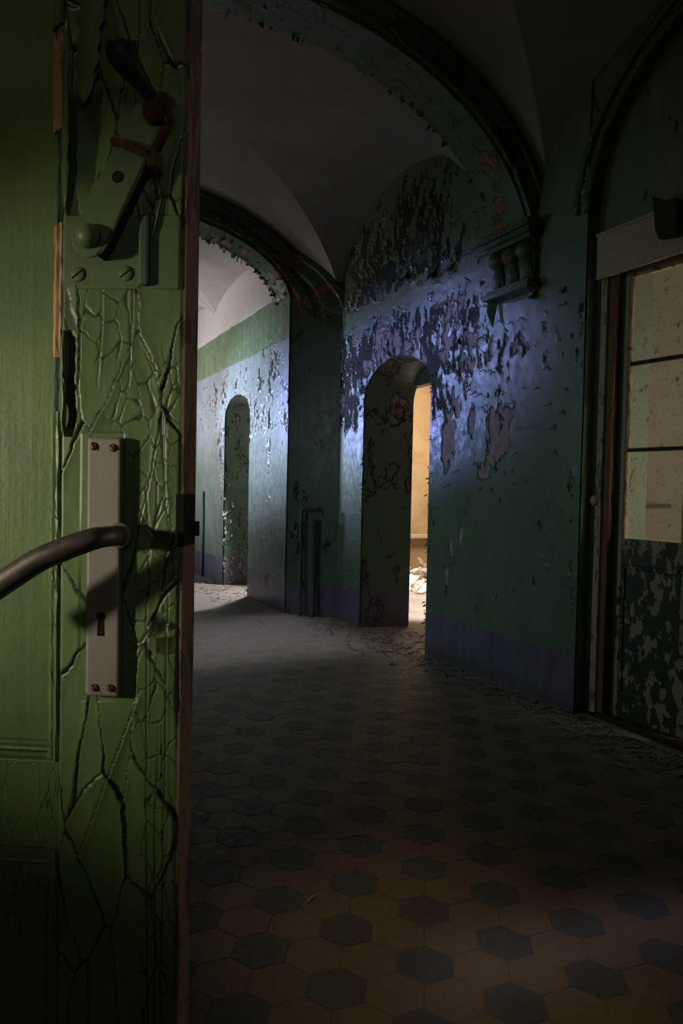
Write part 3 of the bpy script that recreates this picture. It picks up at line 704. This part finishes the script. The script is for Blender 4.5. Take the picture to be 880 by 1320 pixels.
# relief face of the lock stile
def stile_face():
    st_ = .0012; xs = np.arange(-.122, 0+st_/2, st_); zs = np.arange(.60, 1.95, st_); nx, nz = len(xs), len(zs)
    X, Z = np.meshgrid(xs, zs, indexing='ij')
    wx = X+.012*(fbm(X*28, Z*14, 1)-.5)+.003*(fbm(X*160, Z*160, 2)-.5); wz = Z+.03*(fbm(X*22, Z*12, 4)-.5)+.004*(fbm(X*150, Z*150, 5)-.5)
    def vor(n, asp, seed, reg=None):
        r = np.random.RandomState(seed); px = r.uniform(-.15, .03, n); pz = r.uniform(.55, 2.0, n)
        f1 = np.full(X.shape, 9.); f2 = np.full(X.shape, 9.); i1 = np.zeros(X.shape, int)
        for k in range(n):
            d = np.hypot(wx-px[k], (wz-pz[k])/asp)
            a = d < f1; f2 = np.where(a, f1, np.minimum(f2, d)); i1 = np.where(a, k, i1); f1 = np.where(a, d, f1)
        return f1, f2, i1, px, pz, r
    f1, f2, i1, px, pz, r = vor(52, 3.2, 21)
    e = (f2-f1)/2
    tl = r.uniform(-1, 1, len(px)); tz = r.uniform(-1, 1, len(px)); lift = r.uniform(0, 1, len(px))**2
    h = .0016*tl[i1]*((X-px[i1])/.02) + .0010*tz[i1]*((Z-pz[i1])/.06)
    h = np.clip(h, -.0022, .0022) + (.0018*lift[i1]+.0004)*np.exp(-e/.0024)
    crack = 1-sstep(.0002, .0010, e)
    g1, g2, j1, qx, qz, r2 = vor(620, 1.9, 5); e2 = (g2-g1)/2
    reg = sstep(.58, .68, fbm(X*9, Z*5, 61, 3)) + gauss(X, Z, -.025, 1.22, .03, .2)+gauss(X, Z, -.03, 1.43, .05, .05)
    reg = np.clip(reg, 0, 1); c2 = (1-sstep(.0001, .0007, e2))*sstep(.35, .7, reg)
    h += .0005*np.exp(-e2/.0015)*reg; crack = np.maximum(crack, c2*.8)
    # long drying splits that follow the grain
    for (xx, z0, z1, amp, sd) in ((-.052, 1.44, 1.62, .002, 1), (-.030, .62, 1.30, .006, 2), (-.018, .62, 1.12, .004, 3), (-.0115, .7, 1.26, .003, 4), (-.082, 1.44, 1.56, .006, 5), (-.047, 1.55, 1.9, .004, 7)):
        cx = xx+amp*3*(fbm(Z*0+sd, Z*7, 80+sd, 3)-.5); d = np.abs(X-cx); w = sstep(z0-.01, z0+.05, Z)*(1-sstep(z1-.05, z1+.01, Z))
        crack = np.maximum(crack, (1-sstep(.0004, .0011, d))*w); h += .0016*np.exp(-d/.0035)*w*sstep(0, .0006, X-cx)
    # diagonal split below the lock plate
    cx = -.105+(Z-.955)*.36; d = np.abs(X-cx); w = sstep(.95, .98, Z)*(1-sstep(1.12, 1.15, Z)); crack = np.maximum(crack, (1-sstep(.0006, .0016, d))*w); h += .003*np.exp(-np.abs(X-cx)/.006)*w*(X > cx)
    # darker, slightly sunken patch near the top, narrow strip lower down
    pat = sstep(-.002, .002, .022+.010*(fbm(Z*30, X*30, 90)-.5)*2 - np.abs(X+.105-.10*(Z-1.70)))*sstep(1.62, 1.66, Z)*(1-sstep(1.73, 1.745, Z+.01*fbm(X*60, Z*0, 8)))
    pat = np.maximum(pat, sstep(0, .002, .006-np.abs(X+.1135-.006*(fbm(Z*45, X*30, 33)-.5)))*sstep(1.40, 1.405, Z)*(1-sstep(1.49, 1.5, Z)))
    h = h*(1-pat)-.0022*pat; crack = crack*(1-pat)
    h -= .0014*crack + .0004*(fbm(X*90, Z*20, 12, 3)-.5)
    # flush under the metal fittings
    fit = ((X > -.101) & (X < -.056) & (Z > 1.13) & (Z < 1.40)) | ((Z > 1.545) & (Z < 1.612) & (X > -.120) & (X < -.004))
    h = np.where(fit, 0, h)
    bx = np.minimum(X+.122, -X); h = h*np.clip(bx/.003, 0, 1) - .002*(1-np.clip(bx/.0025, 0, 1))
    V = np.stack([X, -.001-h, Z], -1).reshape(-1, 3); idx = np.arange(nx*nz).reshape(nx, nz)
    q = np.stack([idx[:-1, :-1], idx[1:, :-1], idx[1:, 1:], idx[:-1, 1:]], -1).reshape(-1, 4)
    me = bpy.data.meshes.new('stile_paint'); me.vertices.add(len(V)); me.vertices.foreach_set('co', V.ravel())
    me.loops.add(len(q)*4); me.loops.foreach_set('vertex_index', q.ravel()); me.polygons.add(len(q))
    me.polygons.foreach_set('loop_start', np.arange(len(q))*4); me.polygons.foreach_set('loop_total', np.full(len(q), 4)); me.update(calc_edges=True)
    for nm, a in (('crack', crack), ('under', pat)):
        at = me.attributes.new(nm, 'FLOAT', 'POINT'); at.data.foreach_set('value', a.ravel().astype(np.float32))
    return me
stl = dbox('lock_stile', M_dq, -.122, -.0012, .003, TH, Z0, Z1)
link('cracked_paint', stile_face(), M_dp, stl, True)
# door edge: dark wood with brown flaking paint
ed = dbox('door_edge', M_edge, -.0012, .0035, .0008, TH+.0005, Z0, Z1, bev=.001)
dbox('hinge_stile', M_dq, -LW, -LW+.11, .003, TH, Z0, Z1)
dbox('top_rail', M_dq, -LW+.11, -.122, .003, TH, 2.08, Z1); dbox('middle_rail', M_dq, -LW+.11, -.122, .003, TH, .975, 1.066); dbox('bottom_rail', M_dq, -LW+.11, -.122, .003, TH, Z0, .20)
dbox('upper_panel', M_dpan, -LW+.11, -.122, .014, .032, 1.066, 2.08); dbox('lower_panel', M_dq, -LW+.11, -.122, .014, .032, .20, .975)
def mould_bar(name, x0, x1, z0, z1, mat, axis, yb=.014, yf=-.003, n=40, jit=.0012):
    """ogee moulding running along z (axis=2) or x (axis=0)"""
    prof = [(0, yb), (.0, yf+.002), (.12, yf), (.28, yf+.001), (.36, yf+.005), (.55, yf+.004), (.75, yf+.009), (.92, yf+.011), (1, yb)]
    bm = bmesh.new(); G = []
    for i in range(n+1):
        t = i/n; row = []
        for k, (s, y) in enumerate(prof):
            j = random.gauss(0, jit)*(0 if k in (0, 8) else 1)
            if axis == 2: row.append(bm.verts.new((x1+(x0-x1)*s+j, y+abs(j)*.8, z0+(z1-z0)*t)))
            else: row.append(bm.verts.new((x0+(x1-x0)*t, y+abs(j)*.8, z0+(z1-z0)*s)))
        G.append(row)
    for a, b in zip(G, G[1:]):
        for k in range(len(prof)-1): bm.faces.new([a[k], a[k+1], b[k+1], b[k]])
    bm.faces.new(G[0]); bm.faces.new(G[-1][::-1]); return obj(name, bm, mat, dr)
# vertical bead between stile and panel: painted, bare and broken lengths
for (za, zb_, m, dy) in ((1.066, 1.42, M_dq, 0), (1.42, 1.475, M_edged, .006), (1.475, 1.608, M_wood, .005), (1.608, 1.70, M_edged, .007), (1.70, 1.80, M_wood, .004), (1.80, 2.08, M_dq, 0)):
    mould_bar('panel_bead', -.139, -.1225, za, zb_, m, 2, yf=-.002+dy, n=max(6, int((zb_-za)/.012)), jit=.0004 if m is M_dq else .0007)
mould_bar('panel_bead', -.139, -.1225, .20, .975, M_dq, 2, jit=.0003)
for za, zb_ in ((1.084, 1.066), (.957, .975), (2.062, 2.08), (.218, .20)): mould_bar('panel_bead', -.65, -.1225, za, zb_, M_dq, 0, yf=.004, jit=.0003)
# lifted paint blades and splinters around the bead
def blade(x0, z0, x1, z1, w, y0, y1, mat, name='paint_blade', jag=.3):
    bm = bmesh.new(); n = 14; rows = []; d = Vector((x1-x0, 0, z1-z0)); L = d.length; d.normalize(); s = Vector((d.z, 0, -d.x))
    for i in range(n+1):
        t = i/n; ww = w*(1-abs(2*t-1)**3*.7)*(1+random.uniform(-jag, jag)); c = Vector((x0, 0, z0))+d*L*t
        rows.append([bm.verts.new(c+s*ww*(q-.5)+Vector((0, y0+(y1-y0)*q, 0))) for q in (0, .5, 1)])
    for a, b in zip(rows, rows[1:]):
        for k in range(2): bm.faces.new([a[k], a[k+1], b[k+1], b[k]])
    o = obj(name, bm, mat, dr, smooth=True); sd = o.modifiers.new('s', 'SOLIDIFY'); sd.thickness = .0009; return o
blade(-.1195, 1.395, -.121, 1.50, .006, -.002, -.008, M_flakedoor); blade(-.119, 1.62, -.1195, 1.80, .008, -.002, -.004, M_flakedoor)
blade(-.1165, 1.404, -.117, 1.428, .010, -.003, -.006, M_flakepale, jag=.1); 
blade(-.101, 1.72, -.088, 1.86, .028, -.0015, -.010, M_flakedoor); blade(-.040, 1.565, -.022, 1.63, .007, -.001, -.007, M_flakedoor, jag=.15)
blade(-.024, 1.789, -.010, 1.758, .0045, -.002, -.010, M_flakepale, jag=.2)

# ---- long lock plate with lever
lk = bpy.data.objects.new('lock_plate', None); COL.objects.link(lk); lk.parent = dr
bm = bmesh.new(); box(bm, -.0905, -.0555, -.0125, -.0005, 1.1375, 1.3945); plate = obj('backplate', bm, M_plate, lk, bevel=.0035, seg=3)
for (x, z) in ((-.0830, 1.3852), (-.0636, 1.3840), (-.0800, 1.1468), (-.0636, 1.1470)):
    bm = bmesh.new(); lathe(bm, [(.0042, 0), (.0040, .001), (.0028, .0022), (.001, .0026)], Matrix.Translation((x, -.0122, z)) @ Matrix.Rotation(R(90), 4, 'X'), 20)
    sc = obj('screw', bm, M_screw, lk, smooth=True)
    bm = bmesh.new(); a = random.uniform(.3, 2.6); box(bm, -.0042, .0042, -.0003, .0003, -.0005, .0005, Matrix.Translation((x, -.0149, z)) @ Matrix.Rotation(a, 4, 'Y')); obj('slot', bm, M_hole, lk)
bm = bmesh.new()   # keyhole
pts = []
for k in range(19): a = R(-60)+R(300)*k/18; pts.append((-.0745+.0046*math.sin(a+PI*1.0-R(120)+R(0))*1, 1.2175+.0046*math.cos(a+PI-R(120))))
prism(bm, [(-.0745+.0046*math.cos(R(t)), 1.2180+.0046*math.sin(R(t))) for t in range(-50, 231, 14)] + [(-.0782, 1.1995), (-.0782+.001, 1.1985), (-.0708-.001, 1.1985), (-.0708, 1.1995)][0:4], lambda a, b, d: (a, d, b), -.0129, -.0122)
obj('keyhole', bm, M_hole, lk)
lv = [(-.0530-.0035, -.010, 1.2985), (-.0560, -.030, 1.2990), (-.0565, -.047, 1.2993), (-.062, -.058, 1.2985), (-.073, -.064, 1.2945), (-.088, -.067, 1.2885), (-.110, -.069, 1.2785), (-.140, -.070, 1.2590), (-.168, -.070, 1.240), (-.185, -.070, 1.2285)]
lv = spline(lv, 6); nl = len(lv)
bm = bmesh.new(); tube(bm, lv, [.0098 if i < nl*.3 else .0102+.0022*(i/nl-.3)/.7 for i in range(nl)], 24); obj('lever', bm, M_lever, lk, smooth=True)
bm = bmesh.new(); lathe(bm, [(.0125, 0), (.0125, .004), (.010, .006)], Matrix.Translation((-.0562, -.0120, 1.2985)) @ Matrix.Rotation(R(90), 4, 'X'), 28); obj('collar', bm, M_plate, lk, smooth=False, bevel=.0006)
# latch bolt on the edge
bm = bmesh.new(); box(bm, -.004, .0046, -.0015, .040, 1.288, 1.340); obj('latch_plate', bm, M_hole, lk, bevel=.0006)
bm = bmesh.new(); prism(bm, [(.0046, .014), (.0120, .030), (.0046, .032)], lambda a, b, d: (a, b, d), 1.297, 1.312); obj('latch_bolt', bm, M_hole, lk)

# ---- espagnolette crank at the top
ck = bpy.data.objects.new('crank_gear', None); COL.objects.link(ck); ck.parent = dr
bm = bmesh.new(); box(bm, -.1195, -.0035, -.003, .0, 1.5405, 1.612); obj('base_plate', bm, M_gmetal, ck, bevel=.001)
for (x, z) in ((-.1047, 1.5547), (-.0561, 1.5555)):
    bm = bmesh.new(); lathe(bm, [(.0075, 0), (.0072, .0012), (.004, .002)], Matrix.Translation((x, -.003, z)) @ Matrix.Rotation(R(90), 4, 'X'), 24); obj('screw', bm, M_gmetal, ck, smooth=True)
    bm = bmesh.new(); box(bm, -.0068, .0068, -.0003, .0003, -.0006, .0006, Matrix.Translation((x, -.0053, z)) @ Matrix.Rotation(R(-38), 4, 'Y')); obj('slot', bm, M_hole, ck)
bm = bmesh.new(); box(bm, -.0425, -.0315, -.010, -.002, 1.543, 1.612); obj('guide_bar', bm, M_pipe, ck, bevel=.003)
# arm: channel section seen as a wide flat plate with a turned flange on its right
A0 = Vector((-.0850, 0, 1.5845)); A1_ = Vector((-.0265, 0, 1.7040)); d = (A1_-A0).normalized(); s = Vector((d.z, 0, -d.x)); L = (A1_-A0).length
def armpt(u, v, y): p = A0+d*u+s*v; return (p.x, y, p.z)
hw0, hw1 = .0185, .0165; outl = []
for k in range(13): a = PI/2+PI*k/12+0; outl.append((hw0*math.cos(a)*1.0, hw0*math.sin(a)))
for k in range(9): a = -PI/2+PI*k/8; outl.append((L-.006+hw1*.9*math.cos(a), hw1*math.sin(a)))
bm = bmesh.new(); prism(bm, outl, lambda a, b, dd: armpt(a, b, dd), -.0225, -.0195); arm = obj('arm', bm, M_gmetal, ck, bevel=.0006)
bm = bmesh.new(); fl_ = []
for k in range(7): a = PI/2+PI*.45*k/6-PI*.45; 
rim = [(-.012, .0185-.004)] + [(x, .0182+(hw1-.0182)*x/L) for x in np.linspace(0, L-.004, 8)] + [(L+.004, hw1*.75), (L+.0085, .006)]
for (u, v), (u2, v2) in zip(rim, rim[1:]):
    P = [armpt(u, v, -.0225), armpt(u2, v2, -.0225), armpt(u2, v2, -.004), armpt(u, v, -.004)]; Q = [armpt(u, v-.0024, -.0225), armpt(u2, v2-.0024, -.0225), armpt(u2, v2-.0024, -.004), armpt(u, v-.0024, -.004)]
    a = [bm.verts.new(p) for p in P]; b = [bm.verts.new(p) for p in Q]
    bm.faces.new(a); bm.faces.new(b[::-1])
    for k in range(4): bm.faces.new([a[k], a[(k+1) % 4], b[(k+1) % 4], b[k]])
bmesh.ops.remove_doubles(bm, verts=bm.verts, dist=1e-5); obj('flange', bm, M_rust, ck)
bm = bmesh.new(); lathe(bm, [(.0115, 0), (.0112, .006), (.0085, .011), (.003, .0135)], Matrix.Translation((-.0855, -.0222, 1.5850)) @ Matrix.Rotation(R(90), 4, 'X'), 28); obj('pivot_bolt', bm, M_gmetal, ck, smooth=True)
bm = bmesh.new(); lathe(bm, [(.006, 0), (.006, .022)], Matrix.Translation((-.0855, .0, 1.5850)) @ Matrix.Rotation(R(90), 4, 'X'), 16); obj('axle', bm, M_rust, ck)
bm = bmesh.new(); lathe(bm, [(.0058, 0), (.0056, .0006)], Matrix.Translation((-.0583, -.0225, 1.6415)) @ Matrix.Rotation(R(90), 4, 'X'), 20); obj('hole', bm, M_hole, ck)
# catch across the arm
bm = bmesh.new(); tube(bm, spline([(-.0625, -.026, 1.6735), (-.052, -.0275, 1.670), (-.040, -.028, 1.6655), (-.028, -.028, 1.660), (-.0185, -.022, 1.6555)], 5), [.0032+.0014*random.random() for _ in range(21)], 8); obj('catch', bm, M_rust, ck, smooth=True)
bm = bmesh.new(); box(bm, -.0285, -.0175, -.030, -.012, 1.6490, 1.6640); obj('catch_block', bm, M_rust, ck, bevel=.002)
# handle: ferrule and black pear-shaped grip
h0 = Vector((-.0165, -.024, 1.7015)); h1 = Vector((-.0480, -.062, 1.7425))
ax = (h1-h0); Lh = ax.length; Mh = Matrix.Translation(h0) @ ax.to_track_quat('Z', 'Y').to_matrix().to_4x4()
bm = bmesh.new(); lathe(bm, [(.0150, -.004), (.0165, .001), (.0150, .009), (.0100, .014)], Mh, 24); obj('ferrule', bm, M_rust, ck, smooth=True)
bm = bmesh.new(); lathe(bm, [(.0070, .006), (.0068, .014), (.0078, .024), (.0100, .036), (.0122, .046), (.0128, .054), (.0112, .062), (.0070, .068), (.002, .0705)], Mh, 28); obj('grip', bm, M_black, ck, smooth=True)

# ------------------------------------------------------------------ camera
cam = bpy.data.cameras.new('camera'); co = bpy.data.objects.new('camera', cam); COL.objects.link(co); S.camera = co
cam.sensor_fit = 'VERTICAL'; cam.sensor_height = 36; cam.lens = 36*975.4/1320; cam.clip_start = .02
pitch, roll, yaw = .03268, .0201, R(24.7)
F = Vector((math.cos(pitch)*math.sin(yaw), math.cos(pitch)*math.cos(yaw), -math.sin(pitch))); R0 = Vector((math.cos(yaw), -math.sin(yaw), 0)); U0 = R0.cross(F)
Rt = math.cos(roll)*R0+math.sin(roll)*U0; Up = -math.sin(roll)*R0+math.cos(roll)*U0
M = Matrix(((Rt.x, Up.x, -F.x), (Rt.y, Up.y, -F.y), (Rt.z, Up.z, -F.z))).to_4x4(); M.translation = (0, 0, 1.35); co.matrix_world = M
cam.dof.use_dof = False

# ------------------------------------------------------------------ light
def aim(o, tgt): o.rotation_euler = (Vector(tgt)-o.location).to_track_quat('-Z', 'Y').to_euler()
def area(name, loc, tgt, sx, sy, W_, col, spread=180):
    l = bpy.data.lights.new(name, 'AREA'); l.shape = 'RECTANGLE'; l.size = sx; l.size_y = sy; l.energy = W_; l.color = col; l.spread = R(spread)
    o = bpy.data.objects.new(name, l); COL.objects.link(o); o.location = loc; aim(o, tgt); return o
def spot(name, loc, tgt, ang, W_, col, blend=.6, r=.1):
    l = bpy.data.lights.new(name, 'SPOT'); l.spot_size = R(ang); l.spot_blend = blend; l.energy = W_; l.color = col; l.shadow_soft_size = r
    o = bpy.data.objects.new(name, l); COL.objects.link(o); o.location = loc; aim(o, tgt); return o
BLUE = (.50, .62, 1.0); WARM = (1.0, .80, .52)
area('window_light_far', (-.1, 11.4, 2.0), (2.8, 10.6, 2.4), 1.4, 1.6, 50, (.88, .86, .92), 90)
spot('window_beam_farwall', (-.05, 10.9, 2.1), (2.8, 9.05, 2.15), 46, 900, (.54, .72, 1.0), 1.0, .1)
spot('window_beam_wall', (-.05, 11.2, 2.3), (3.22, 6.15, 2.32), 20, 950, (.30, .38, 1.0), 1.0, .18)
spot('window_beam_sheen', (-.05, 9.5, 3.4), (3.22, 4.85, 2.50), 13, 480, (.36, .42, 1.0), 1.0, .22)
spot('window_beam_low', (-.05, 11.2, 1.9), (3.22, 6.95, 1.45), 19, 190, (.5, .72, 1.0), 1.0, .18)
area('window_beam_floor', (-.45, 6.3, 3.0), (1.9, 6.40, 0), 1.85, 1.7, 4.2, (.86, .80, .92), 14)
spot('doorway_sun_far', (3.3, 9.4, 2.1), (1.9, 9.25, 0), 58, 260, (1.0, .93, .95), .2, .05)
area('doorway_glow_far', (4.4, 10.6, 1.2), (3.0, 9.5, .5), .8, 1.6, 70, (1.0, .92, .88))
area('room_sun', (5.2, 8.3, 2.9), (5.2, 9.7, .1), 1.6, .5, 60, (1.0, .79, .56))
spot('room_sunbeam', (6.2, 5.8, 3.0), (4.5, 7.9, .0), 44, 1700, (1.0, .88, .80), .5, .05)
area('side_room_light', (4.0, 1.9, 1.2), (4.5, 4.3, 1.3), .6, 1.2, 24, (1.0, .85, .66))
spot('door_light', (-1.157, .618, 1.44), (.125, .79, 1.335), 35.5, 38, (1.0, .92, .66), 1.0, .05)
area('near_window_sun', (-.35, 1.40, 3.0), (.85, 1.62, 0), 1.45, 1.5, .75, (1.0, .72, .42), 12)
area('near_window_strip', (-.35, 1.80, 3.0), (1.3, 1.72, 0), .26, 1.5, .22, (.70, .58, .85), 7)
area('corridor_fill', (-.3, 2.8, 2.6), (2.9, 3.2, 1.3), 1.2, 1.2, 1.2, (1.0, .82, .52), 100)
area('right_fill', (2.6, .6, 1.6), (.16, .78, 1.35), .9, 1.2, .6, (1.0, .80, .62), 60)
area('middle_bay_fill', (-.48, 5.6, 2.2), (3.2, 4.9, .8), 1.2, 1.2, 6, (.62, .86, .95), 100)  # added fill to brighten the dim lower wall, no window seen here
area('entry_fill', (-.3, -1.3, 1.9), (.1, .8, 1.5), .8, .8, .28, (1.0, .9, .7), 60)
area('vault_fill', (.0, 6.6, 1.6), (1.6, 6.9, 4.2), .8, .8, .45, (1.0, .88, .76))  # added unseen up-light that lifts the middle vault
area('vault_fill_far', (.0, 9.2, 2.0), (2.2, 9.8, 4.2), .8, .8, 7, (1.0, .90, .80))  # warm up-light added out of view to brighten the far vault
wd = bpy.data.worlds.new('world'); S.world = wd; wd.use_nodes = True
wd.node_tree.nodes['Background'].inputs[0].default_value = (.4, .42, .4, 1); wd.node_tree.nodes['Background'].inputs[1].default_value = .0
S.view_settings.view_transform = 'Standard'; S.view_settings.look = 'None'; S.view_settings.gamma = 1; S.view_settings.exposure = 0; S.view_settings.use_curve_mapping = False
S.cycles.max_bounces = 8
